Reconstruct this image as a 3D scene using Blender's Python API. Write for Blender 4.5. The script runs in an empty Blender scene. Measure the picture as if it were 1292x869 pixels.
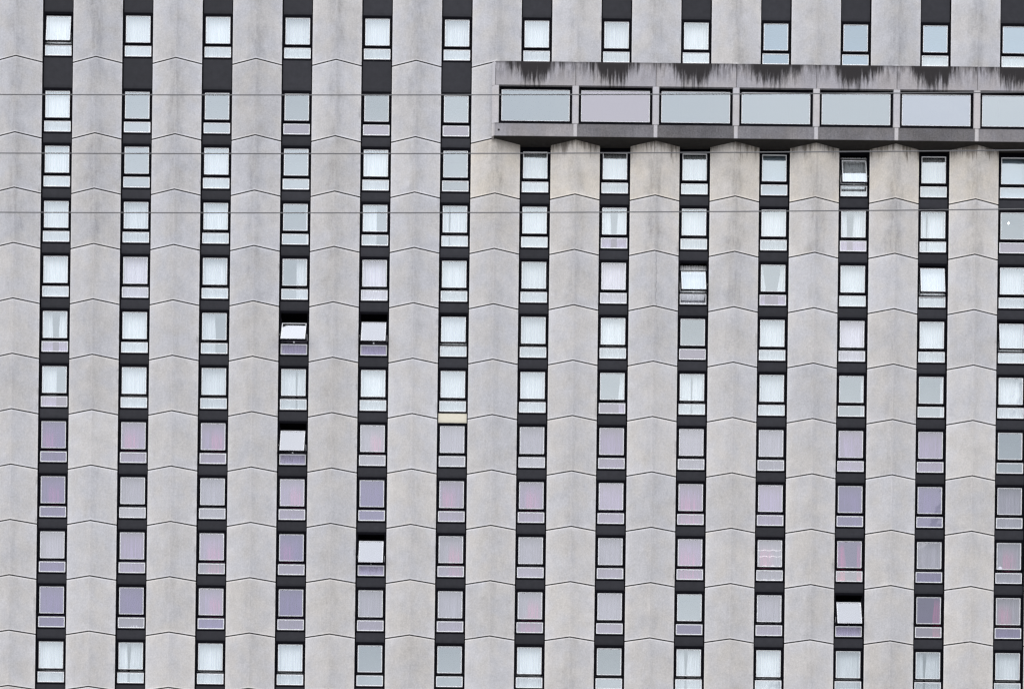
import bpy, bmesh, math, random
R = math.radians
sc = bpy.context.scene
col = sc.collection
random.seed(7)

# ------------------------------------------------------------------ camera, world, sun
Z0 = 71.2                 # height of the joint line under the second storey from the top (metres above ground)
cd = bpy.data.cameras.new('camera'); cam = bpy.data.objects.new('camera', cd); col.objects.link(cam)
cd.sensor_width = 36; cd.lens = 2471.04 / 1292 * 36
cd.shift_y = 1537.5 / 1292
cd.clip_start = 0.5; cd.clip_end = 3000
cam.location = (-0.342, -96.0, Z0 - 69.607)
cam.rotation_mode = 'XYZ'
from mathutils import Matrix, Vector
cam.matrix_world = (Matrix.Translation(cam.location) @ Matrix.Rotation(-0.00028, 4, 'Z') @
                    Matrix.Rotation(R(90) + 0.0004, 4, 'X') @ Matrix.Rotation(0.01204, 4, 'Z'))
sc.camera = cam

w = bpy.data.worlds.new('World'); sc.world = w; w.use_nodes = True
nt = w.node_tree; nt.nodes.clear()
out = nt.nodes.new('ShaderNodeOutputWorld'); bg = nt.nodes.new('ShaderNodeBackground')
sky = nt.nodes.new('ShaderNodeTexSky'); sky.sky_type = 'NISHITA'; sky.sun_disc = False
SUN_EL, SUN_AZ = R(50), R(-32)          # azimuth measured from -Y (the camera's side), negative to the left
sky.sun_elevation = SUN_EL; sky.sun_rotation = R(180) + R(32)
sky.dust_density = 3.0
mix = nt.nodes.new('ShaderNodeMixRGB'); mix.inputs[0].default_value = 0.86
tc = nt.nodes.new('ShaderNodeTexCoord'); nz = nt.nodes.new('ShaderNodeTexNoise'); nz.inputs['Scale'].default_value = 3.0
nz.inputs['Detail'].default_value = 5
cr = nt.nodes.new('ShaderNodeValToRGB')
cr.color_ramp.elements[0].position = 0.3; cr.color_ramp.elements[0].color = (0.74, 0.80, 0.92, 1)
cr.color_ramp.elements[1].position = 0.7; cr.color_ramp.elements[1].color = (1.04, 1.04, 1.05, 1)
vm = nt.nodes.new('ShaderNodeVectorMath'); vm.operation = 'SCALE'; vm.inputs['Scale'].default_value = 19.5
nt.links.new(tc.outputs['Generated'], nz.inputs['Vector']); nt.links.new(nz.outputs['Fac'], cr.inputs['Fac'])
sx = nt.nodes.new('ShaderNodeSeparateXYZ'); nt.links.new(tc.outputs['Generated'], sx.inputs[0])
gm_ = nt.nodes.new('ShaderNodeMath'); gm_.operation = 'MULTIPLY_ADD'; gm_.use_clamp = False
nt.links.new(sx.outputs[2], gm_.inputs[0]); gm_.inputs[1].default_value = 0.95; gm_.inputs[2].default_value = 0.50
vg = nt.nodes.new('ShaderNodeVectorMath'); vg.operation = 'SCALE'
nt.links.new(cr.outputs['Color'], vg.inputs[0]); nt.links.new(gm_.outputs[0], vg.inputs['Scale'])
nt.links.new(vg.outputs['Vector'], vm.inputs[0])
nt.links.new(sky.outputs['Color'], mix.inputs[1]); nt.links.new(vm.outputs['Vector'], mix.inputs[2])
nt.links.new(mix.outputs['Color'], bg.inputs['Color']); bg.inputs['Strength'].default_value = 0.11
nt.links.new(bg.outputs[0], out.inputs['Surface'])

sd = bpy.data.lights.new('sun', 'SUN'); sun = bpy.data.objects.new('sun', sd); col.objects.link(sun)
sd.energy = 0.9; sd.angle = R(80); sd.color = (1.0, 0.97, 0.93)
dv = Vector((math.sin(SUN_AZ) * math.cos(SUN_EL), -math.cos(SUN_AZ) * math.cos(SUN_EL), math.sin(SUN_EL)))
sun.rotation_mode = 'QUATERNION'; sun.rotation_quaternion = dv.to_track_quat('Z', 'Y')
sun.location = (-20, -60, 130)

sc.view_settings.view_transform = 'Standard'; sc.view_settings.look = 'None'
sc.view_settings.exposure = 0.07; sc.view_settings.gamma = 1; sc.view_settings.use_curve_mapping = False
sc.render.engine = 'CYCLES'; sc.cycles.use_denoising = True
sc.cycles.max_bounces = 8; sc.cycles.transparent_max_bounces = 16; sc.cycles.diffuse_bounces = 4

# ------------------------------------------------------------------ materials
class NB:
    def __init__(s, name):
        s.m = bpy.data.materials.new(name); s.m.use_nodes = True; s.t = s.m.node_tree; s.t.nodes.clear()
        s.o = s.t.nodes.new('ShaderNodeOutputMaterial')
    def n(s, typ, **kw):
        nd = s.t.nodes.new('ShaderNode' + typ)
        for k, v in kw.items(): setattr(nd, k, v)
        return nd
    def put(s, sock, v):
        if isinstance(v, bpy.types.NodeSocket): s.t.links.new(v, sock)
        elif v is not None: sock.default_value = v
    def math(s, op, a, b=None, c=None, clamp=False):
        nd = s.n('Math', operation=op); nd.use_clamp = clamp
        s.put(nd.inputs[0], a); s.put(nd.inputs[1], b); s.put(nd.inputs[2], c)
        return nd.outputs[0]
    def ss(s, v, a, b):                       # smoothstep a..b
        nd = s.n('MapRange', interpolation_type='SMOOTHSTEP'); s.put(nd.inputs[0], v)
        nd.inputs[1].default_value = a; nd.inputs[2].default_value = b
        return nd.outputs[0]
    def mix(s, f, a, b, mode='MIX'):
        nd = s.n('MixRGB', blend_type=mode); s.put(nd.inputs[0], f)
        s.put(nd.inputs[1], a); s.put(nd.inputs[2], b); return nd.outputs[0]
    def noise(s, vec, scale, detail=4, rough=0.55):
        nd = s.n('TexNoise'); s.put(nd.inputs['Vector'], vec); nd.inputs['Scale'].default_value = scale
        nd.inputs['Detail'].default_value = detail; nd.inputs['Roughness'].default_value = rough
        return nd.outputs['Fac']
    def obj_xyz(s):
        t = s.n('TexCoord'); x = s.n('SeparateXYZ'); s.t.links.new(t.outputs['Object'], x.inputs[0])
        return t.outputs['Object'], x.outputs[0], x.outputs[1], x.outputs[2]
    def attr(s, name):
        a = s.n('Attribute', attribute_type='OBJECT', attribute_name=name); return a.outputs['Fac']
    def vec(s, x, y, z):
        c = s.n('CombineXYZ'); s.put(c.inputs[0], x); s.put(c.inputs[1], y); s.put(c.inputs[2], z); return c.outputs[0]
    def rnd(s): return s.n('ObjectInfo').outputs['Random']
    def principled(s, **kw):
        p = s.n('BsdfPrincipled')
        for k, v in kw.items(): s.put(p.inputs[k.replace('_', ' ')], v)
        s.t.links.new(p.outputs[0], s.o.inputs['Surface']); return p

def plain(name, c, rough=0.6, var=0.12, spec=0.5, scale=6):
    b = NB(name); o, x, y, z = b.obj_xyz(); r = b.rnd()
    off = b.n('VectorMath', operation='ADD'); b.put(off.inputs[0], o); b.put(off.inputs[1], b.vec(b.math('MULTIPLY', r, 40), 0, b.math('MULTIPLY', r, 17)))
    n1 = b.noise(off.outputs[0], scale, 6)
    f = b.math('ADD', 1 - var, b.math('MULTIPLY', n1, 2 * var))
    f = b.math('MULTIPLY', f, b.math('ADD', 1 - var * .5, b.math('MULTIPLY', r, var)))
    v = b.n('VectorMath', operation='SCALE'); v.inputs[0].default_value = c[:3]; b.put(v.inputs['Scale'], f)
    b.principled(Base_Color=v.outputs[0], Roughness=rough, Specular_IOR_Level=spec)
    return b.m

def concrete(name, base=(0.492, 0.484, 0.489), panel=True):
    b = NB(name); o, x, y, z = b.obj_xyz(); r = b.rnd()
    off = b.n('VectorMath', operation='ADD'); b.put(off.inputs[0], o)
    b.put(off.inputs[1], b.vec(b.math('MULTIPLY', r, 71), b.math('MULTIPLY', r, 23), b.math('MULTIPLY', r, 37)))
    P = off.outputs[0]
    sep = b.n('SeparateXYZ'); b.put(sep.inputs[0], P)
    stain = b.attr('stain'); warm = b.attr('warm'); drip = b.attr('drip'); crack = b.attr('crack'); lift = b.attr('lift')
    ax = b.math('ABSOLUTE', x)
    # fine pebbly grain, blotches, vertical weather streaks
    grain = b.noise(P, 15, 3, 0.8); blot = b.noise(P, 1.3, 5, 0.6)
    vs = b.vec(b.math('MULTIPLY', sep.outputs[0], 3.2), b.math('MULTIPLY', sep.outputs[1], 1.0), b.math('MULTIPLY', sep.outputs[2], 0.55))
    streak = b.noise(vs, 1.6, 6, 0.65)
    fine = b.noise(b.vec(b.math('MULTIPLY', sep.outputs[0], 12), 0.0, b.math('MULTIPLY', sep.outputs[2], 0.9)), 1.3, 4, 0.6)
    f = b.math('ADD', 0.955, b.math('MULTIPLY', b.math('SUBTRACT', grain, 0.5), 0.75))
    f = b.math('ADD', f, b.math('MULTIPLY', b.math('SUBTRACT', blot, 0.5), 0.26))
    f = b.math('ADD', f, b.math('MULTIPLY', b.math('SUBTRACT', fine, 0.5), 0.16))
    f = b.math('ADD', f, b.math('MULTIPLY', b.math('SUBTRACT', r, 0.5), 0.075))
    f = b.math('ADD', f, lift)
    if panel:
        # paler margin and rim round the panel, weather stain down the fold
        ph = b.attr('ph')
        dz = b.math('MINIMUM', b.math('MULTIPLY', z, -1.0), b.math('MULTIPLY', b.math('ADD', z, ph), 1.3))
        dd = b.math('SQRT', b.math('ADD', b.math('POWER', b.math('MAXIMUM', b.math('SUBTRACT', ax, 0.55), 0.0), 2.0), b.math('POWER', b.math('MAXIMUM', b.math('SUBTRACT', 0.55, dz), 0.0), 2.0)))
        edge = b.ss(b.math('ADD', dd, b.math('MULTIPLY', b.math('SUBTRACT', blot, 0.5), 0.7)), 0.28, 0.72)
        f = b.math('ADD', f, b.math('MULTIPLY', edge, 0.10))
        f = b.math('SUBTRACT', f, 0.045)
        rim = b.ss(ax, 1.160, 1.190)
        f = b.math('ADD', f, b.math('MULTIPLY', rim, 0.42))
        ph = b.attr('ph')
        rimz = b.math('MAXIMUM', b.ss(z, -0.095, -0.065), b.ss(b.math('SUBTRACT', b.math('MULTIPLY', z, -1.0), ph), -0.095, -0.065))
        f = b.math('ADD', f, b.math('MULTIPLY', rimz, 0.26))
        band = b.math('SUBTRACT', 1.0, b.ss(b.math('ADD', ax, b.math('MULTIPLY', b.math('SUBTRACT', blot, 0.5), 0.9)), 0.05, 0.62))
        smask = b.math('MULTIPLY', band, b.ss(streak, 0.30, 0.74))
        f = b.math('SUBTRACT', f, b.math('MULTIPLY', b.math('MULTIPLY', smask, stain), 0.20))
        f = b.math('SUBTRACT', f, b.math('MULTIPLY', b.math('MULTIPLY', band, stain), 0.06))
        # narrow pale run along the fold itself, stronger where the stain is weak
        fold = b.math('SUBTRACT', 1.0, b.ss(ax, 0.01, 0.05))
        f = b.math('ADD', f, b.math('MULTIPLY', b.math('MULTIPLY', fold, b.ss(streak, 0.42, 0.6)), 0.05))
        # uneven dark patches beside the window strip on the right edge
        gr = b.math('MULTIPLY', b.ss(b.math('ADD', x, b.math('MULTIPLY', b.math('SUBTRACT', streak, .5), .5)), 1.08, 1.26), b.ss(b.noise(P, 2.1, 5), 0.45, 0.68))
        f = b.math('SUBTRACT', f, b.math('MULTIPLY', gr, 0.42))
    # dark runs hanging from the top edge
    dn = b.noise(b.vec(b.math('MULTIPLY', sep.outputs[0], 7.5), 0.0, b.math('MULTIPLY', sep.outputs[2], 0.5)), 1.0, 5, 0.75)
    big = b.noise(b.vec(b.math('MULTIPLY', sep.outputs[0], 1.3), 0.0, 0.0), 1.0, 2, 0.5)
    if panel:
        dl = b.math('ADD', b.math('MULTIPLY', b.math('SUBTRACT', dn, 0.36), 4.8), b.math('MULTIPLY', b.math('SUBTRACT', big, 0.5), 2.6))
        dm = b.math('MULTIPLY', b.ss(b.math('ADD', dl, b.math('MULTIPLY', z, 1.3)), 0.0, 1.0), drip)
    else:
        clus = b.math('SUBTRACT', 1.0, b.ss(b.math('ADD', b.math('ABSOLUTE', b.math('ADD', x, 0.15)), b.math('MULTIPLY', b.math('SUBTRACT', big, 0.5), 1.6)), 0.25, 1.5))
        dl = b.math('ADD', b.math('MULTIPLY', b.math('SUBTRACT', dn, 0.5), 4.4), b.math('SUBTRACT', b.math('MULTIPLY', clus, 1.25), -0.62))
        dm = b.math('MULTIPLY', b.ss(b.math('ADD', dl, b.math('MULTIPLY', z, 1.30)), 0.0, 1.15), drip)
        soot = b.math('MULTIPLY', b.ss(b.math('ADD', z, b.math('MULTIPLY', b.math('SUBTRACT', dn, 0.5), 0.5)), -0.26, 0.02), b.math('MULTIPLY', drip, 0.75))
        veil = b.math('MULTIPLY', b.math('MULTIPLY', b.ss(streak, 0.40, 0.66), b.ss(z, -1.3, 0.1)), b.math('MULTIPLY', drip, 0.75))
        dm = b.math('MAXIMUM', dm, b.math('MAXIMUM', soot, veil))
    basec = b.mix(warm, (*base, 1), (base[0] * 1.10, base[1] * 1.04, base[2] * 0.93, 1))
    # dirt greys the purple-ish concrete a little
    v = b.n('VectorMath', operation='SCALE'); b.put(v.inputs[0], basec); b.put(v.inputs['Scale'], f)
    tint = b.mix(b.ss(b.noise(P, 0.9, 3), 0.35, 0.65), (0.985, 0.995, 1.025, 1), (1.015, 1.0, 0.975, 1))
    c = b.mix(1.0, v.outputs[0], tint, 'MULTIPLY')
    c = b.mix(dm, c, (0.055, 0.038, 0.025, 1) if panel else (0.022, 0.019, 0.020, 1))
    if panel:
        wx = b.math('ADD', b.math('SUBTRACT', x, 0.10), b.math('MULTIPLY', b.math('SUBTRACT', b.noise(b.vec(0.0, 0.0, z), 2.5, 5), 0.5), 0.30))
        ck = b.math('MULTIPLY', b.math('SUBTRACT', 1.0, b.ss(b.math('ABSOLUTE', wx), 0.006, 0.02)), crack)
        c = b.mix(b.math('MULTIPLY', ck, 0.6), c, (0.08, 0.075, 0.08, 1))
    p = b.principled(Base_Color=c, Roughness=0.9, Specular_IOR_Level=0.25)
    bump = b.n('Bump'); bump.inputs['Strength'].default_value = 0.25; bump.inputs['Distance'].default_value = 0.02
    b.put(bump.inputs['Height'], grain); b.t.links.new(bump.outputs[0], p.inputs['Normal'])
    return b.m

def glass(name, trans, refl, ior=2.35, rough=0.03):
    b = NB(name); r = b.rnd(); o, x, y, z = b.obj_xyz()
    fr = b.n('Fresnel'); fr.inputs['IOR'].default_value = ior
    f = b.math('MULTIPLY', fr.outputs[0], b.math('ADD', 0.90, b.math('MULTIPLY', r, 0.2)))
    geo = b.n('NewGeometry'); f = b.math('MULTIPLY', f, b.math('SUBTRACT', 1.0, geo.outputs['Backfacing']))   # reflect once, at the outer face
    n = b.n('Bump'); n.inputs['Strength'].default_value = 0.12; n.inputs['Distance'].default_value = 0.05
    off = b.n('VectorMath', operation='ADD'); b.put(off.inputs[0], o); b.put(off.inputs[1], b.vec(b.math('MULTIPLY', r, 50), 0, 0))
    b.put(n.inputs['Height'], b.noise(off.outputs[0], 0.8, 2))
    tr = b.n('BsdfTransparent'); tr.inputs[0].default_value = (*trans, 1)
    gl = b.n('BsdfGlossy'); gl.inputs['Roughness'].default_value = rough; gl.inputs['Color'].default_value = (*refl, 1)
    b.t.links.new(n.outputs[0], gl.inputs['Normal'])
    ms = b.n('MixShader'); b.put(ms.inputs[0], f); b.t.links.new(tr.outputs[0], ms.inputs[1]); b.t.links.new(gl.outputs[0], ms.inputs[2])
    b.t.links.new(ms.outputs[0], b.o.inputs['Surface'])
    return b.m

def cloth(name, c, sheer=0.0, cont=0.5):
    b = NB(name); o, x, y, z = b.obj_xyz(); r = b.rnd()
    st = b.noise(b.vec(b.math('MULTIPLY', b.math('ADD', x, b.math('MULTIPLY', r, 30)), 9), 0.0, b.math('MULTIPLY', z, 0.25)), 1.0, 4, 0.75)
    st = b.ss(st, 0.34, 0.66)
    f = b.math('ADD', 1 - cont * .5, b.math('MULTIPLY', st, cont))  # vertical stripes paint fold shading into the cloth colour
    f = b.math('MULTIPLY', f, b.math('ADD', 0.9, b.math('MULTIPLY', r, 0.2)))
    v = b.n('VectorMath', operation='SCALE'); v.inputs[0].default_value = c; b.put(v.inputs['Scale'], f)
    d = b.n('BsdfDiffuse'); t = b.n('BsdfTranslucent'); b.put(d.inputs[0], v.outputs[0]); b.put(t.inputs[0], v.outputs[0])
    m1 = b.n('MixShader'); m1.inputs[0].default_value = 0.25
    b.t.links.new(d.outputs[0], m1.inputs[1]); b.t.links.new(t.outputs[0], m1.inputs[2])
    last = m1.outputs[0]
    if sheer:
        tp = b.n('BsdfTransparent'); m2 = b.n('MixShader'); m2.inputs[0].default_value = sheer
        b.t.links.new(last, m2.inputs[1]); b.t.links.new(tp.outputs[0], m2.inputs[2]); last = m2.outputs[0]
    b.t.links.new(last, b.o.inputs['Surface'])
    return b.m

def drape_mat(name, c):
    b = NB(name); t = b.n('TexCoord'); sp = b.n('SeparateXYZ'); b.put(sp.inputs[0], t.outputs['Generated'])
    gx, gz = sp.outputs[0], sp.outputs[2]
    n = b.noise(b.vec(b.math('MULTIPLY', gx, 9), 0.0, b.math('MULTIPLY', gz, 0.4)), 1.0, 4, 0.7)
    a = b.math('MULTIPLY', b.ss(b.math('MULTIPLY', gx, b.math('SUBTRACT', 1.0, gx)), 0.0, 0.25), b.math('SUBTRACT', 1.0, b.ss(gz, 0.45, 1.0)))
    a = b.math('MULTIPLY', a, b.math('ADD', 0.13, b.ss(n, 0.35, 0.65)), clamp=True)
    d = b.n('BsdfDiffuse'); d.inputs[0].default_value = (*c, 1); tp = b.n('BsdfTransparent'); m = b.n('MixShader')
    b.put(m.inputs[0], a); b.t.links.new(tp.outputs[0], m.inputs[1]); b.t.links.new(d.outputs[0], m.inputs[2])
    b.t.links.new(m.outputs[0], b.o.inputs['Surface']); return b.m

def lamp_mat(name, c, e):
    b = NB(name); b.principled(Base_Color=(*c, 1), Roughness=0.5, Emission_Color=(*c, 1), Emission_Strength=e); return b.m

M = dict(
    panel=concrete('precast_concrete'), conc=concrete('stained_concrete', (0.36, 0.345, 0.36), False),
    conc_clean=concrete('mullion_concrete', (0.47, 0.455, 0.468), False),
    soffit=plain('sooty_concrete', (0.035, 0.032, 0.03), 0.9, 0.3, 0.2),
    seal=plain('joint_sealant', (0.007, 0.006, 0.006), 0.9, 0.1, 0.1),
    black=plain('black_frame', (0.004, 0.004, 0.006), 0.7, 0.2, 0.02),
    spandrel=plain('charcoal_panel', (0.025, 0.025, 0.030), 0.6, 0.30, 0.10, 4),
    cream=plain('cream_board', (0.60, 0.56, 0.46), 0.8, 0.12, 0.3, 9),
    bead=plain('white_bead', (0.90, 0.90, 0.91), 0.5, 0.05),
    room=plain('room_plaster', (0.24, 0.235, 0.23), 0.9, 0.15),
    roomdark=plain('shade_tinted_plaster', (0.10, 0.09, 0.11), 0.9, 0.2),  # darker copy of the room plaster, interior shade put into its colour
    glass=glass('clear_glass', (0.885, 0.895, 0.90), (0.87, 0.955, 1.0), 2.75),
    glass_m=glass('lilac_glass', (0.84, 0.81, 0.90), (0.93, 0.91, 1.0), 2.45),
    glass_V=glass('violet_glass', (0.76, 0.70, 0.85), (0.82, 0.81, 1.0), 2.35),
    glass_h=glass('pale_lilac_glass', (0.88, 0.88, 0.905), (0.93, 0.94, 1.0), 2.5),
    glass_band=glass('gallery_glass', (0.6, 0.68, 0.72), (0.84, 0.93, 1.0), 2.75, 0.02),
    glass_bandm=glass('gallery_glass_lilac', (0.6, 0.58, 0.68), (0.92, 0.90, 1.0), 2.7, 0.02),
    glass_bandb=glass('gallery_glass_blue', (0.55, 0.6, 0.7), (0.82, 0.89, 1.0), 2.75, 0.02),
    glass_open=glass('sky_bright_glass', (0.85, 0.85, 0.88), (0.93, 0.95, 1.0), 2.9),
    glass_frost=glass('frosted_lilac_glass', (0.84, 0.81, 0.90), (0.93, 0.91, 1.0), 2.45, 0.45),
    glass_blue=glass('blue_glass', (0.70, 0.80, 0.88), (0.74, 0.88, 1.0), 2.8),
    sheer=cloth('white_sheer', (0.90, 0.91, 0.915), 0.0, 0.26),
    lilac=cloth('lilac_sheer', (0.36, 0.30, 0.42), 0.18, 0.85),
    pale=cloth('pale_lilac_sheer', (0.40, 0.38, 0.42), 0.20, 0.6),
    violet=cloth('violet_sheer', (0.21, 0.16, 0.27), 0.22, 1.1),
    pink=cloth('rose_drape', (0.80, 0.10, 0.22), 0.0, 0.7),
    veil=drape_mat('rose_veil', (0.66, 0.20, 0.36)),
    lilacfill=cloth('pale_lilac_fill', (0.78, 0.78, 0.84), 0.0, 0.15),
    fillcloth=cloth('blue_grey_fill', (0.50, 0.60, 0.68), 0.0, 0.1),
    wire=plain('weathered_wire', (0.12, 0.12, 0.125), 0.5, 0.1),
    ground=plain('paving', (0.16, 0.155, 0.15), 0.9, 0.2, 0.3, 0.3),
    body=plain('plain_render', (0.30, 0.295, 0.30), 0.9, 0.1),
    white=plain('white_ceramic', (0.85, 0.84, 0.86), 0.5, 0.03),
    glow=lamp_mat('lit_globe', (1.0, 0.97, 0.9), 5.0), bulb=lamp_mat('lit_bulb', (1.0, 0.9, 0.8), 1.5),
)

# ------------------------------------------------------------------ mesh helpers
def box(bm, x0, x1, y0, y1, z0, z1):
    v = [bm.verts.new((x, y, z)) for z in (z0, z1) for (x, y) in ((x0, y0), (x1, y0), (x1, y1), (x0, y1))]
    for q in ((0, 3, 2, 1), (4, 5, 6, 7), (0, 1, 5, 4), (1, 2, 6, 5), (2, 3, 7, 6), (3, 0, 4, 7)):
        bm.faces.new([v[i] for i in q])

def prism(bm, xy, z0, z1):                  # xy counter-clockwise seen from above
    a = [bm.verts.new((x, y, z0)) for x, y in xy]; b = [bm.verts.new((x, y, z1)) for x, y in xy]
    n = len(xy)
    bm.faces.new(list(reversed(a))); bm.faces.new(b)
    for i in range(n): bm.faces.new((a[i], a[(i + 1) % n], b[(i + 1) % n], b[i]))

def ring(bm, x0, x1, z0, z1, t, y0, y1, tb=None, tt=None):   # rectangular ring in the XZ plane
    tb = t if tb is None else tb; tt = t if tt is None else tt
    o = [(x0, z0), (x1, z0), (x1, z1), (x0, z1)]; i = [(x0 + t, z0 + tb), (x1 - t, z0 + tb), (x1 - t, z1 - tt), (x0 + t, z1 - tt)]
    vs = {}
    for nme, pts in (('o', o), ('i', i)):
        for yy, k in ((y0, 'f'), (y1, 'b')): vs[nme + k] = [bm.verts.new((x, yy, z)) for x, z in pts]
    for k in range(4):
        j = (k + 1) % 4
        bm.faces.new((vs['of'][k], vs['of'][j], vs['if'][j], vs['if'][k]))
        bm.faces.new((vs['ob'][j], vs['ob'][k], vs['ib'][k], vs['ib'][j]))
        bm.faces.new((vs['of'][j], vs['of'][k], vs['ob'][k], vs['ob'][j]))
        bm.faces.new((vs['if'][k], vs['if'][j], vs['ib'][j], vs['ib'][k]))

def mesh(name, fn, mat, bevel=0.0, smooth=False):
    bm = bmesh.new(); fn(bm)
    if bevel: bmesh.ops.bevel(bm, geom=[e for e in bm.edges if len(e.link_faces) == 2 and e.calc_face_angle(0) > 0.5], offset=bevel, segments=1, affect='EDGES')
    bmesh.ops.recalc_face_normals(bm, faces=bm.faces)
    me = bpy.data.meshes.new(name); bm.to_mesh(me); bm.free(); me.materials.append(mat)
    if smooth:
        for p in me.polygons: p.use_smooth = True
    return me

def add(name, me, parent=None, loc=(0, 0, 0), rot=None, label=None, **props):
    o = bpy.data.objects.new(name, me); col.objects.link(o); o.parent = parent; o.location = loc
    if rot: o.rotation_euler = rot
    if label: o['label'] = label
    for k, v in props.items(): o[k] = v
    return o

# ------------------------------------------------------------------ ground
g = add('ground', mesh('ground', lambda bm: box(bm, -1500, 1500, -1500, 1500, -0.5, 0), M['ground']), kind='structure')

# ------------------------------------------------------------------ the tower
PITCH, SW, H1, H = 3.91248, 1.515, 3.7265, 2.7
DFOLD = 0.40
NC = 13
CX = lambda c: (c - 6) * PITCH                    # centre of window strip c
joint = [H1] + [-(j - 1) * H for j in range(1, 13)]     # joint[0] .. joint[12] relative to Z0
TOPJ = joint[0] + H1
tower = add('hotel_tower', None, None, (CX(6), 0, 0))
tower['label'] = 'grey precast concrete tower with dark vertical window strips and a projecting upper gallery'
tower['category'] = 'building'

def hw(): return (PITCH - SW) / 2
HWP = hw() - 0.0
bodyme = mesh('core', lambda bm: box(bm, CX(0) - 3 * PITCH, CX(12) + 3 * PITCH, 1.25, 16, 0, Z0 + TOPJ + 1.2), M['body'])
add('wall', bodyme, tower, label='plain rear body of the tower')

# folded precast panels hung on piers
GAP = 0.031
def gasket(me):                                   # the hidden joint faces carry black sealant
    me.materials.append(M['seal'])
    for p in me.polygons:
        if abs(p.normal.z) > 0.95: p.material_index = 1
    return me
def panel_mesh(h):
    def f(bm):
        a = HWP
        xy = [(-a, 0.0), (0, -DFOLD), (a, 0.0), (a, 0.16), (0, -DFOLD + 0.2), (-a, 0.16)]
        prism(bm, xy, -h + GAP, -GAP)
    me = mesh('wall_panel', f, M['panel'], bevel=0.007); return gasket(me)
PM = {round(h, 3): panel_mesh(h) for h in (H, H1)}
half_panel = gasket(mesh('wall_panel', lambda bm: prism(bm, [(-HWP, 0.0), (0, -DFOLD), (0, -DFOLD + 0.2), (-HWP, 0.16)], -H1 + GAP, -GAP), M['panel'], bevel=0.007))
def pier_mesh(z0, z1, mat=None):
    a = HWP - 0.012
    return mesh('pier', lambda bm: prism(bm, [(-a, 0.10), (0, -DFOLD + 0.10), (a, 0.10), (a, 1.2), (-a, 1.2)], z0, z1), mat or M['seal'])
zb = joint[12]
pm_ = pier_mesh(-Z0, TOPJ)
low_ = mesh('lower_wall', lambda bm: prism(bm, [(-HWP, 0), (0, -DFOLD), (HWP, 0), (HWP, 0.04), (0, -DFOLD + 0.04), (-HWP, 0.04)], -Z0 + 0.0, zb - GAP), M['panel'])
up_ = mesh('upper_wall', lambda bm: prism(bm, [(-HWP, 0), (0, -DFOLD), (HWP, 0), (HWP, 0.04), (0, -DFOLD + 0.04), (-HWP, 0.04)], TOPJ + GAP, TOPJ + 1.2), M['panel'])
rr = random.Random(11)
for i in range(NC + 1):
    px = CX(i) - PITCH / 2
    pier = add('concrete_pier', pm_, tower, (px, 0, Z0))
    tower_x = 0
    for r in range(13):
        if r == 1 and i > 6: continue
        zt = TOPJ if r == 0 else joint[r - 1]
        h = H1 if r in (0, 1) else H
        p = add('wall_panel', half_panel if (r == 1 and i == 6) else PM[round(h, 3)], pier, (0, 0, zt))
        st = (1.0 if r < 3 else 0.75 if r < 5 else 0.5) * rr.uniform(0.6, 1.2)
        if 7 <= r <= 11: st *= 0.85
        if i in (8, 9, 10, 11, 12) and r in (2, 3): st = 1.25
        p['stain'] = st; p['ph'] = h
        t = min(1, max(0, (r * 0.07 + i * 0.025) - 0.05)) * 0.32
        p['warm'] = max(0.0, t + rr.uniform(-0.12, 0.12))
        p['drip'] = 0.0; p['crack'] = 0.0
        p['lift'] = rr.uniform(-0.025, 0.025) + 0.015 - 0.085 * max(0.0, 1 - i / 6) * max(0.0, 1 - r / 7)
        if r == 2 and i > 5:
            p['drip'] = 0.75 if i > 6 else 0.12; p['warm'] = 0.95; p['lift'] = 0.05
        if r == 3 and i > 5: p['warm'] = 0.4
        if r == 4 and i == 8: p['crack'] = 1.0
    for nm, me in (('lower_wall', low_), ('upper_wall', up_)):
        q = add(nm, me, pier, (0, 0, 0)); q['stain'] = 0.5; q['warm'] = 0.3; q['drip'] = 0.0; q['crack'] = 0.0; q['lift'] = 0.0; q['ph'] = 500.0
# flank piers beyond either end of the picture
for i in (-1, -2, NC + 1, NC + 2):
    px = CX(i) - PITCH / 2
    me = mesh('flank', lambda bm: prism(bm, [(-HWP, 0), (0, -DFOLD), (HWP, 0), (HWP, 1.2), (-HWP, 1.2)], -Z0, TOPJ + 1.2), M['panel'])
    q = add('concrete_pier', me, tower, (px, 0, Z0)); q['stain'] = 0.6; q['warm'] = 0.2; q['drip'] = 0.0; q['crack'] = 0.0; q['lift'] = 0.0; q['ph'] = 500.0

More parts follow.
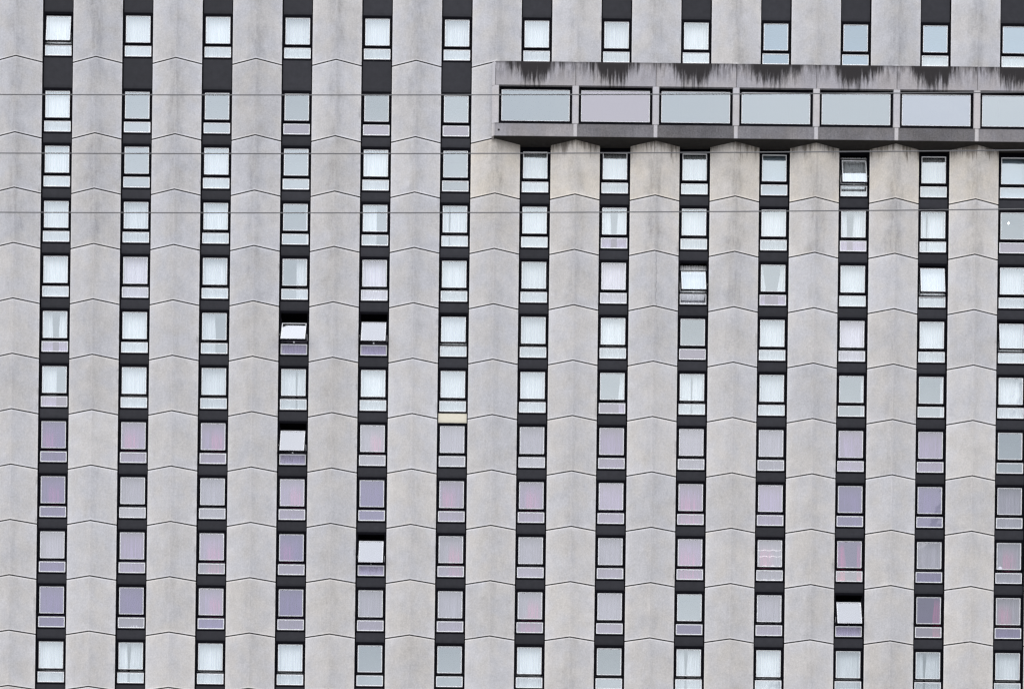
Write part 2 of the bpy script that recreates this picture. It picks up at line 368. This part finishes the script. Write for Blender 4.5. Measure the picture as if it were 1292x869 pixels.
# window strips: black side rails, backing, charcoal spandrel panels
U_BOT, L_TOP, L_BOT, S_TOP, S_BOT = -1.325, -1.474, -1.98, -2.085, -2.555
WOFF = 0.30
def wtop(r):                                      # top of the glass of storey r, relative to Z0
    return joint[r] + H - WOFF
hx = SW / 2
def strip_fn(openings):
    def f(bm):
        for s in (-1, 1):
            x0, x1 = sorted((s * (hx - 0.026), s * (hx + 0.010)))
            box(bm, x0, x1, 0.035, 1.2, -Z0, TOPJ + 1.0)
        z = TOPJ + 1.0
        for (a, b) in openings + [(None, -Z0)]:   # backing where there is no window
            lo = b if a is None else a
            if a is None: box(bm, -hx + 0.026, hx - 0.026, 0.14, 1.2, b, z)
            else:
                box(bm, -hx + 0.026, hx - 0.026, 0.14, 1.2, a, z); z = b
    return f
def span_mesh(h, mat, name='spandrel_panel'):
    def f(bm):
        prof = [(0.112, 0.0), (0.104, -0.012), (0.104, -h + min(0.16, h * .3)), (0.112, -h + 0.06), (0.128, -h), (0.15, -h), (0.15, 0.0)]
        W = hx - 0.062
        a = [bm.verts.new((-W, y, z)) for y, z in prof]; b = [bm.verts.new((W, y, z)) for y, z in prof]
        n = len(prof); bm.faces.new(a); bm.faces.new(list(reversed(b)))
        for k in range(n): bm.faces.new((a[k], a[(k + 1) % n], b[(k + 1) % n], b[k]))
    return mesh(name, f, mat)
hs = -(S_BOT - S_TOP)
SP = {'n': span_mesh(hs, M['spandrel']), 't': span_mesh(hs + H1 - H, M['spandrel']), 'c': span_mesh(hs, M['cream'])}

# codes: w white sheer, b bare, s bare with a strip of curtain at the right, l / r curtain on one side, g slit at n/10, c curtain tied at both sides
# v lilac, V violet, h pale lilac; p / P rose drape behind; k dark room with rose drapes; suffix /m etc. = lower glass; @n = opened n degrees
TAB = """
w@7 w w w w w w w w b b b/w b/w
w s b b/m b/m b/m . . . . . . .
w b w b w b w w w b w@14 w b
w w w s l g3 w g5/m w w g4/m g3 b/m
w wq w r wq w w wq w/q@23 c/m w w@10 w
g5/m w l b/m@28 b/m@22 w@6 w w b/m w wq w w@7
l/m w w g6 w w w r/m g5 w s s w
Vp vp vp hb/v@20 hp h h v h h v v b
Vp h h vp V vp vp v vP v V V h
h/V v/v vP/h Vp/v hb/m@18 hP/v h/v h/v vP/v hp/h k/h h/V hp/h
V/V V/h vp/V V/v h/v h/v hp/P h/v b/V h/v hb/v@19 kr/v hp/V
w g4 w w b b w b g4 w w g4 w
""".strip().splitlines()
TAB = [l.split() for l in TAB]

frame_me = mesh('frame', lambda bm: (ring(bm, -0.7320, 0.7320, -1.413, 0.155, 0.0825, 0.10, 0.20, 0.006, 0.112),
                                     ring(bm, -0.7320, 0.7320, S_TOP, -1.413, 0.0880, 0.10, 0.20, 0.095, 0.047)), M['black'])
def sash_fn(bm): ring(bm, -0.6485, 0.6485, -0.71, 0.71, 0.0530, -0.032, 0.03, 0.0585, 0.0495)
sash_me = mesh('sash', sash_fn, M['black'])
bead_u = mesh('bead', lambda bm: ring(bm, -0.5960, 0.5960, -0.652, 0.661, 0.030, -0.016, 0.004), M['bead'])
LM = (L_TOP + L_BOT) / 2
bead_l = mesh('bead', lambda bm: ring(bm, -0.644, 0.644, L_BOT - LM, L_TOP - LM, 0.032, -0.014, 0.004), M['bead'])
def pane(w_, h_): return lambda bm: box(bm, -w_, w_, -0.004, 0.004, -h_, h_)
latch_me = mesh('latch', lambda bm: box(bm, -0.03, 0.03, -0.02, 0.02, -0.025, 0.025), M['bead'])
GU = {k: mesh('pane', pane(0.5670, 0.6260), M[m]) for k, m in dict(c='glass', m='glass_m', V='glass_V', h='glass_h', o='glass_open', B='glass_blue').items()}
GL = {k: mesh('pane', pane(0.6130, 0.2230), M[m]) for k, m in dict(c='glass', m='glass_m', V='glass_V', h='glass_h', o='glass', B='glass_blue', F='glass_frost').items()}
def room_fn(bm):
    x, y0, y1, z0, z1 = 0.690, 0.21, 1.15, -2.07, 0.15
    v = [bm.verts.new(p) for p in ((-x, y0, z0), (x, y0, z0), (x, y0, z1), (-x, y0, z1), (-x, y1, z0), (x, y1, z0), (x, y1, z1), (-x, y1, z1))]
    for q in ((0, 1, 5, 4), (1, 2, 6, 5), (2, 3, 7, 6), (3, 0, 4, 7), (4, 5, 6, 7)): bm.faces.new([v[i] for i in q])
room_l = mesh('room_lining', room_fn, M['room']); room_d = mesh('room_lining', room_fn, M['roomdark'])

def curtain_mesh(x0, x1, mat, seed, y=0.34, flare=0.0, top=0.06, bot=-2.03, side=1):
    q = random.Random(seed)
    def f(bm):
        n = max(10, int((x1 - x0) * 75)); ph = 0; xs = []
        pts = []
        for i in range(n + 1):
            t = i / n; ph += q.uniform(0.35, 0.95); pts.append((x0 + (x1 - x0) * t, y + 0.040 * math.sin(ph) + 0.008 * math.sin(ph * 0.37 + seed)))
        nz = 6; rows = []
        for k in range(nz + 1):
            s = k / nz; z = top + (bot - top) * s
            row = []
            for (x, yy) in pts:
                xx = x
                if flare: 
                    anchor = x0 if side < 0 else x1
                    xx = anchor + (x - anchor) * (1 - flare * (1 - abs(2 * s - 0.2)) if s < .6 else 1 - flare * 0.4)
                row.append(bm.verts.new((xx, y + (yy - y) * (0.55 + 0.45 * s), z)))
            rows.append(row)
        for k in range(nz):
            for i in range(n): bm.faces.new((rows[k][i], rows[k][i + 1], rows[k + 1][i + 1], rows[k + 1][i]))
    return mesh('curtain', f, mat, smooth=True)
X = 0.672
full = {m: [curtain_mesh(-X, X, M[m], s + 3) for s in range(5)] for m in ('sheer', 'lilac', 'pale', 'violet')}
CUR = {}
def cur(x0, x1, m='sheer', seed=1, **kw):
    k = (x0, x1, m, seed, tuple(kw.items()))
    if k not in CUR: CUR[k] = curtain_mesh(x0, x1, M[m], seed, **kw)
    return CUR[k]

special = {(6, 5): 'window with white curtains above the cream infill board'}
def window(c, r, code):
    upper, *rest = code.split('@'); ang = int(rest[0]) if rest else 0
    up, *lo = upper.split('/'); lo = lo[0] if lo else ''
    k = up[0]
    lil = k in 'vVhk'
    name = 'open_window' if ang > 5 else 'lilac_window' if lil else 'bare_window' if k in 'bs' else 'curtained_window'
    win = add(name, None, tower, (CX(c), 0, Z0 + wtop(r)))
    win['spot'] = 0
    if ang > 15: win['label'] = 'window with its sash swung wide open on its centre pivots'
    elif ang: win['label'] = 'window with its sash slightly ajar'
    elif k == 'k': win['label'] = 'window with dark room and rose drapes behind the glass'
    elif k in 'lr': win['label'] = 'window with white curtain drawn over one half only'
    rk = random.Random(c * 13 + r * 91); wob = (R(rk.uniform(-.35, .35)), 0, R(rk.uniform(-.3, .3)))
    add('frame', frame_me, win)
    # upper sash turns about its middle: foot out, head in
    rot = (R(-ang) + wob[0], 0, wob[2])
    sa, ca = math.sin(R(ang)), math.cos(R(ang))
    py = 0.120 - 0.50 * sa + (0.015 if ang else 0); pz = -0.6625 + 0.71 * (1 - ca) - 0.40 * ang / 28 * (1 if ang > 15 or (r, c) == (2, 10) else 0.35)
    jx = random.Random(c * 31 + r).uniform(-0.004, 0.004)
    add('sash', sash_me, win, (jx, py, pz), rot); add('glazing_bead', bead_u, win, (jx, py, pz), rot)
    gk = {'v': 'm', 'V': 'V', 'h': 'h', 'k': 'V'}.get(k, 'h' if 'q' in up else 'c')
    if ang > 12: gk = 'o' if 'b' in up else gk
    if r == 0 and c > 8: gk = 'B'
    add('upper_pane', GU[gk], win, (jx, py, pz), rot)
    lk = {'m': 'm', 'v': 'm', 'V': 'V', 'h': 'h', 'q': 'h', 'P': 'm', 'w': 'c', 's': 'c', 'r': 'c'}.get(lo[:1], gk)
    add('glazing_bead', bead_l, win, (0, 0.125, LM)); lp = add('lower_pane', GL[lk], win, (0, 0.125, LM))
    if ang > 15 and r > 2 and lk == 'm': lp.data = GL['F']; add('curtain', cur(-X, X, 'lilacfill', 21, top=-1.42, y=0.22), win)  # pale cloth added to brighten the lower pane under an open sash
    if ang > 12:                                 # friction stays and the latch on the sill rail
        add('latch', latch_me, win, (0.0, 0.085, -1.40))
        for sx_ in (-1, 1):
            by = py - 0.25 * sa; bz = pz - 0.25 * ca
            st_ = mesh('stay', lambda bm: prism(bm, [(-0.008, -0.012), (0.008, -0.012), (0.008, 0.012), (-0.008, 0.012)], 0, math.hypot(0.12 - by, bz + 1.30)), M['bead'])
            add('stay', st_, win, (sx_ * 0.66, 0.12, -1.30), (math.atan2(-(by - 0.12), bz + 1.30), 0, 0))
    q = random.Random(c * 101 + r * 7); sd = q.randrange(5)
    add('room_lining', room_d if k in 'Vk' or (ang > 15 and r > 2) else room_l, win)
    fx = -1 if q.random() < .5 else 1
    def full_c(m):
        o = add('curtain', full[m][sd], win); o.scale = (fx, 1, 1); return o
    if k == 'w': full_c('sheer')
    elif k == 'l': add('curtain', cur(-X, 0.06, seed=4, flare=0.10 if r == 5 else 0.0, side=-1), win)
    elif k == 'r': add('curtain', cur(0.06 if c == 3 else 0.30, X, seed=5, flare=0.25 if c == 7 else 0.0), win)
    elif k == 's': add('curtain', cur(0.50, X, seed=6), win)
    elif k == 'c':
        add('curtain', cur(-X, -0.30, seed=7, flare=0.45, side=-1), win); add('curtain', cur(0.22, X, seed=8, flare=0.4), win)
    elif k == 'g':
        gx = -X + 2 * X * int(up[1]) / 10; wd = 0.13 if r in (3, 5) and c in (0, 7, 10) else 0.035
        add('curtain', cur(-X, round(gx - wd, 3), seed=9, flare=0.10 if wd > .1 or r == 11 else 0.03, side=-1), win)
        add('curtain', cur(round(gx + wd, 3), X, seed=10, flare=0.10 if wd > .1 or r == 11 else 0.03), win)
    elif lil and 'b' not in up and k != 'k':
        full_c({'v': 'lilac', 'V': 'violet', 'h': 'pale'}[k])
    if 'p' in up or 'P' in up:
        a = q.choice((-0.66, -0.55, -0.35, -0.2)); ww = 1.3 if 'P' in up else 0.85
        add('drape', cur(a, round(min(a + ww, X), 3), 'veil', 12, y=0.28 if 'P' in up else 0.285, top=-0.05, bot=-1.42 if 'P' not in up else -2.0), win)
    if k == 'k':
        if 'r' in up: add('drape', cur(0.22, X, 'pink', 13, flare=0.25), win)
        else:
            add('drape', cur(-0.60, -0.12, 'pink', 14, flare=0.25, side=-1), win); add('drape', cur(0.42, X, 'pink', 15), win)
    if (c, r) in ((9, 2), (12, 2)):
        add('fill_sheet', mesh('fill_sheet', lambda bm: box(bm, -X, X, 0.30, 0.304, -2.03, 0.10), M['sheer' if c == 10 else 'fillcloth']), win)  # sheet added to brighten panes that mirror the dark soffit
    if lo[:1] == 'P': add('drape', cur(-0.6, 0.66, 'veil', 16, y=0.28, top=-0.9, bot=-2.03), win)
    if lo[:1] == 'w' and k in 'b': add('curtain', cur(-X, X, seed=17, top=-1.42), win)
    if lo[:1] == 's': add('curtain', cur(0.48, X, seed=18, top=-1.42), win)
    return win

wins = {}
for c in range(NC):
    ops = []
    for r in range(12):
        if TAB[r][c] == '.': continue
        t = wtop(r); ops.append((t + 0.13, t + S_TOP + 0.02))
    strip = add('cladding_strip', mesh('cladding_strip', strip_fn(ops), M['black']), tower, (CX(c), 0, Z0))
    # tall spandrel over the top windows
    add('spandrel_panel', SP['t'], strip, (0, 0, wtop(0) - (S_BOT) + (H1 - H) - (-S_TOP) + S_TOP - S_TOP + 0.0)).location.z = wtop(0) + 0.135 + hs + H1 - H
    for r in range(12):
        code = TAB[r][c]
        if code == '.': continue
        wins[(c, r)] = window(c, r, code)
        if r == 0 and c > 5: continue
        if r == 0: add('spandrel_panel', SP['t'], strip, (0, 0, wtop(0) + S_TOP))
        elif (r, c) == (6, 5): add('spandrel_panel', SP['c'], strip, (0, -0.004, wtop(r) + S_TOP), label='cream infill board in place of the charcoal spandrel')
        else: add('spandrel_panel', SP['n'], strip, (0, 0, wtop(r) + S_TOP))

# ------------------------------------------------------------------ projecting gallery on the right
G0 = -0.64                        # front plane
ZP0, ZP1, ZS0, ZS1 = 2.42, 3.57, -0.05, 0.55
def mx(i): return -1.956 + PITCH * i - 0.035        # joint lines
XL = -2.150; XR = mx(7) + 1.0 * PITCH + 0.3
def cprops(o, **k):
    d = dict(stain=0.4, warm=0.1, drip=0.0, crack=0.0, lift=0.0); d.update(k)
    for a, b_ in d.items(): o[a] = b_
    return o
N = 8
back = 0.02
for i in range(N):
    x0 = (mx(i) if i else XL + 0.16) + 0.012; x1 = mx(i + 1) - 0.012
    xc = (x0 + x1) / 2; a = (x1 - x0) / 2
    pm = mesh('parapet_panel', lambda bm: box(bm, -a, a, G0, G0 + 0.14, -(ZP1 - ZP0), 0), M['conc'], bevel=0.012)
    cprops(add('parapet_panel', pm, tower, (xc, 0, Z0 + ZP1)), drip=1.0, lift=-0.02)
    # sill panel between the mullions
    x0 = mx(i) + (0.10 if i else -0.045); x1 = mx(i + 1) - 0.10
    xc = (x0 + x1) / 2; a = (x1 - x0) / 2
    smm = mesh('sill_panel', lambda bm: box(bm, -a, a, G0 + 0.02, G0 + 0.16, -(ZS1 - ZS0), 0), M['conc'], bevel=0.010)
    cprops(add('sill_panel', smm, tower, (xc, 0, Z0 + ZS1)), drip=0.22, lift=-0.38 - 0.22 * ((i * 7) % 3) / 2 if i else -0.10)
    # mullion
    if i:
        def mf(bm):
            box(bm, -0.155, 0.155, G0 - 0.005, G0 + 0.16, ZS1 + 0.012, ZP0 - 0.016)
            vv = [(-0.092, ZS0), (0.092, ZS0), (0.092, ZS1 - 0.012), (-0.092, ZS1 - 0.012)]
            box(bm, -0.092, 0.092, G0 + 0.005, G0 + 0.16, ZS0, ZS1)
        cprops(add('mullion', mesh('mullion', mf, M['conc_clean'], bevel=0.006), tower, (mx(i), 0, Z0)), drip=0.04, lift=0.03)
    # wide window
    wx0 = mx(i) + 0.155 + 0.003 if i else -1.81; wx1 = mx(i + 1) - 0.158
    xc = (wx0 + wx1) / 2; a = (wx1 - wx0) / 2
    gw = add('gallery_window', None, tower, (xc, 0, Z0 + 0.64))
    if i in (1, 5): gw['label'] = 'wide gallery window with a lilac sky reflection tinted into the glass' if i == 1 else 'wide gallery window with a blue sky reflection tinted into the glass'
    HH = 1.82
    add('frame', mesh('frame', lambda bm: (ring(bm, -a, a, -0.05, HH, 0.070, -0.53, -0.40, 0.135), ring(bm, -a + 0.070, a - 0.070, 0.085, HH - 0.070, 0.056, -0.50, -0.42, 0.05, 0.085)), M['black']), gw)
    add('glazing_bead', mesh('bead', lambda bm: ring(bm, -a + 0.126, a - 0.126, 0.135, HH - 0.155, 0.030, -0.478, -0.457), M['bead']), gw)
    gm = M['glass_bandm'] if i == 1 else M['glass_bandb'] if i == 5 else M['glass_band']  # lilac and blue sky reflections are put into the glass colour
    add('pane', mesh('pane', lambda bm: box(bm, -a + 0.155, a - 0.155, -0.466, -0.458, 0.164, HH - 0.184), gm), gw)
# left return, splayed back to the tower
def endf(bm):
    for z0, z1, dx in ((ZP0, ZP1, 0), (ZS1 + 0.012, ZP0 - 0.016, 0), (ZS0, ZS1, 0)):
        e = XL + 0.16 if z0 != ZS1 + 0.012 else -1.812
        prism(bm, [(XL, G0 + 0.10), (XL + 0.155, G0), (e - 0.004, G0), (e - 0.004, G0 + 0.16), (XL + 0.10, -0.05), (XL, -0.05)] if z0 == ZS1 + 0.012 else
              [(XL, G0 + 0.10), (XL + 0.150, G0 + 0.006), (XL + 0.150, -0.05), (XL, -0.05)], z0, z1)
cprops(add('end_wall', mesh('end_wall', endf, M['conc_clean'], bevel=0.005), tower, (0, 0, Z0)), lift=-0.02)
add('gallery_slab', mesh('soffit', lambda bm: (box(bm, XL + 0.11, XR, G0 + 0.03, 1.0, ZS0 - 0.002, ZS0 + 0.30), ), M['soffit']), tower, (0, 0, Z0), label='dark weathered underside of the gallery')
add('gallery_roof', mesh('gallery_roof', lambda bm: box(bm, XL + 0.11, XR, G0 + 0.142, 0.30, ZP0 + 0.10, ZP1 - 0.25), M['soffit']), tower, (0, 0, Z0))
def groom(bm):
    box(bm, XL + 0.16, XR, 0.9, 1.0, 0.3, ZP0)
add('gallery_room_wall', mesh('gallery_room_wall', groom, M['room']), tower, (0, 0, Z0))
# rainwater hole in the left sill
add('drain_hole', mesh('drain_hole', lambda bm: bmesh.ops.create_cone(bm, cap_ends=True, segments=12, radius1=0.045, radius2=0.045, depth=0.02, matrix=Matrix.Rotation(R(90), 4, 'X')), M['seal']), tower, (-1.80, G0 + 0.016, Z0 + 0.23))

# ------------------------------------------------------------------ small things seen in the rooms
def lathe(bm, prof, seg=16):
    rings = [[bm.verts.new((r_ * math.cos(2 * math.pi * k / seg), r_ * math.sin(2 * math.pi * k / seg), z)) for k in range(seg)] for r_, z in prof]
    for a, b_ in zip(rings, rings[1:]):
        for k in range(seg): bm.faces.new((a[k], a[(k + 1) % seg], b_[(k + 1) % seg], b_[k]))
    bm.faces.new(list(reversed(rings[0]))); bm.faces.new(rings[-1])
def thing(name, label, cat, loc, group=None):
    o = add(name, None, None, loc, label=label); o['category'] = cat
    if group: o['group'] = group
    return o
def at(c, dx, z, y): return (CX(c) + dx, y, Z0 + z)
zt = wtop(3)
t = thing('ceiling_lamp', 'small lit round lamp behind the bare window below the gallery end', 'lamp', at(12, -0.13, -3.30, 0.42))
add('lamp_globe', mesh('globe', lambda bm: bmesh.ops.create_icosphere(bm, subdivisions=2, radius=0.045), M['glow'], smooth=True), t)
add('rod', mesh('rod', lambda bm: lathe(bm, [(0.006, 0.03), (0.006, (zt + 0.14) + 3.30)], 6), M['black']), t)
zt = wtop(9)
t = thing('table_lamp', 'white dome lamp on the sill behind the lilac window at the right end', 'lamp', at(12, -0.40, zt + L_TOP + 0.07, 0.26))
add('lamp_shade', mesh('shade', lambda bm: lathe(bm, [(0.14, 0.13), (0.135, 0.18), (0.11, 0.25), (0.06, 0.30), (0.02, 0.315)]), M['white'], smooth=True), t)
add('lamp_stem', mesh('stem', lambda bm: lathe(bm, [(0.06, -0.06), (0.06, -0.03), (0.02, -0.02), (0.02, 0.13)]), M['white']), t)
o = add('cushion', mesh('cushion', lambda bm: lathe(bm, [(0.10, 0.0), (0.30, 0.02), (0.34, 0.10), (0.28, 0.22), (0.16, 0.29), (0.03, 0.31)], 20), M['white'], smooth=True), None, at(4, -0.36, wtop(9) + L_BOT + 0.0, 0.56), label='white rounded cushion behind the lower pane of an open window', category='cushion')
o = add('folded_towel', mesh('towel', lambda bm: lathe(bm, [(0.20, 0.0), (0.26, 0.05), (0.22, 0.12), (0.08, 0.16)], 16), M['white'], smooth=True), None, at(1, 0.12, wtop(10) + L_BOT + 0.12, 0.42), label='pale folded towel behind a lower pane near the foot of the facade', category='towel')
o.scale = (1.1, 0.3, 1)
o = add('bowl', mesh('bowl', lambda bm: lathe(bm, [(0.08, 0), (0.13, 0.03), (0.18, 0.11), (0.17, 0.12)], 16), M['white'], smooth=True), None, at(1, 0.06, wtop(1) + L_BOT + 0.03, 0.32), label='small white bowl behind the lower pane of a bare upper window', category='bowl')
o.scale = (0.8, 0.4, 0.8)
def lights(bm):
    for k, zz in enumerate((-0.40, -0.70, -1.18, -1.86)):
        prev = None
        for i in range(33):
            u = i / 32; x = -0.62 + 1.2 * u; z = zz - 0.05 * math.sin(math.pi * ((u * 3) % 1)); 
            if prev: box(bm, prev[0], x, -0.003, 0.003, min(z, prev[1]) - 0.003, max(z, prev[1]) + 0.003)
            prev = (x, z)
t = thing('string_lights', 'strings of tiny lights looped across a lilac window with a rose drape', 'string lights', at(9, 0, wtop(9), 0.24))
add('cord', mesh('cord', lights, M['white']), t)
def bulbs(bm):
    q = random.Random(5)
    for zz in (-0.40, -0.70, -1.18, -1.86):
        for i in range(20):
            u = (i + q.random() * .6) / 20
            bmesh.ops.create_icosphere(bm, subdivisions=1, radius=0.013, matrix=Matrix.Translation((-0.62 + 1.2 * u, 0, zz - 0.05 * math.sin(math.pi * ((u * 3) % 1)))))
add('light_chain', mesh('bulbs', bulbs, M['bulb']), t)

# ------------------------------------------------------------------ overhead wires, twenty metres from the viewer
WL = ['thin grey overhead wire crossing the gallery windows, highest of the three',
      'thin grey overhead wire passing just under the gallery, middle of the three',
      'thin grey overhead wire crossing below the gallery, lowest of the three']
pts = [[(-5.671, -54.665), (-3.081, -54.64), (-0.49, -54.604), (2.1, -54.565), (4.65, -54.516)],
       [(-5.664, -55.263), (-3.073, -55.238), (-0.483, -55.202), (2.107, -55.156), (4.657, -55.108)],
       [(-5.657, -55.867), (-3.066, -55.842), (-0.476, -55.806), (2.115, -55.759), (4.665, -55.708)]]
for k in range(3):
    # parabola through first, middle and last measured points, carried on past both sides
    (xa, za), (xb, zb_), (xc_, zc) = pts[k][0], pts[k][2], pts[k][4]
    def q(x): return za * (x - xb) * (x - xc_) / ((xa - xb) * (xa - xc_)) + zb_ * (x - xa) * (x - xc_) / ((xb - xa) * (xb - xc_)) + zc * (x - xa) * (x - xb) / ((xc_ - xa) * (xc_ - xb))
    def wf(bm):
        rings = []
        for i in range(81):
            x = -16 + 32 * i / 80
            rings.append([bm.verts.new((x, 0.0047 * math.cos(2 * math.pi * a / 8), q(x) + 0.0047 * math.sin(2 * math.pi * a / 8))) for a in range(8)])
        for a, b_ in zip(rings, rings[1:]):
            for j in range(8): bm.faces.new((a[j], a[(j + 1) % 8], b_[(j + 1) % 8], b_[j]))
    add('overhead_wire', mesh('wire', wf, M['wire'], smooth=True), None, (0, -76, Z0), label=WL[k], category='wire', group='overhead wires crossing in front of the tower')
print('objects', len(bpy.data.objects))
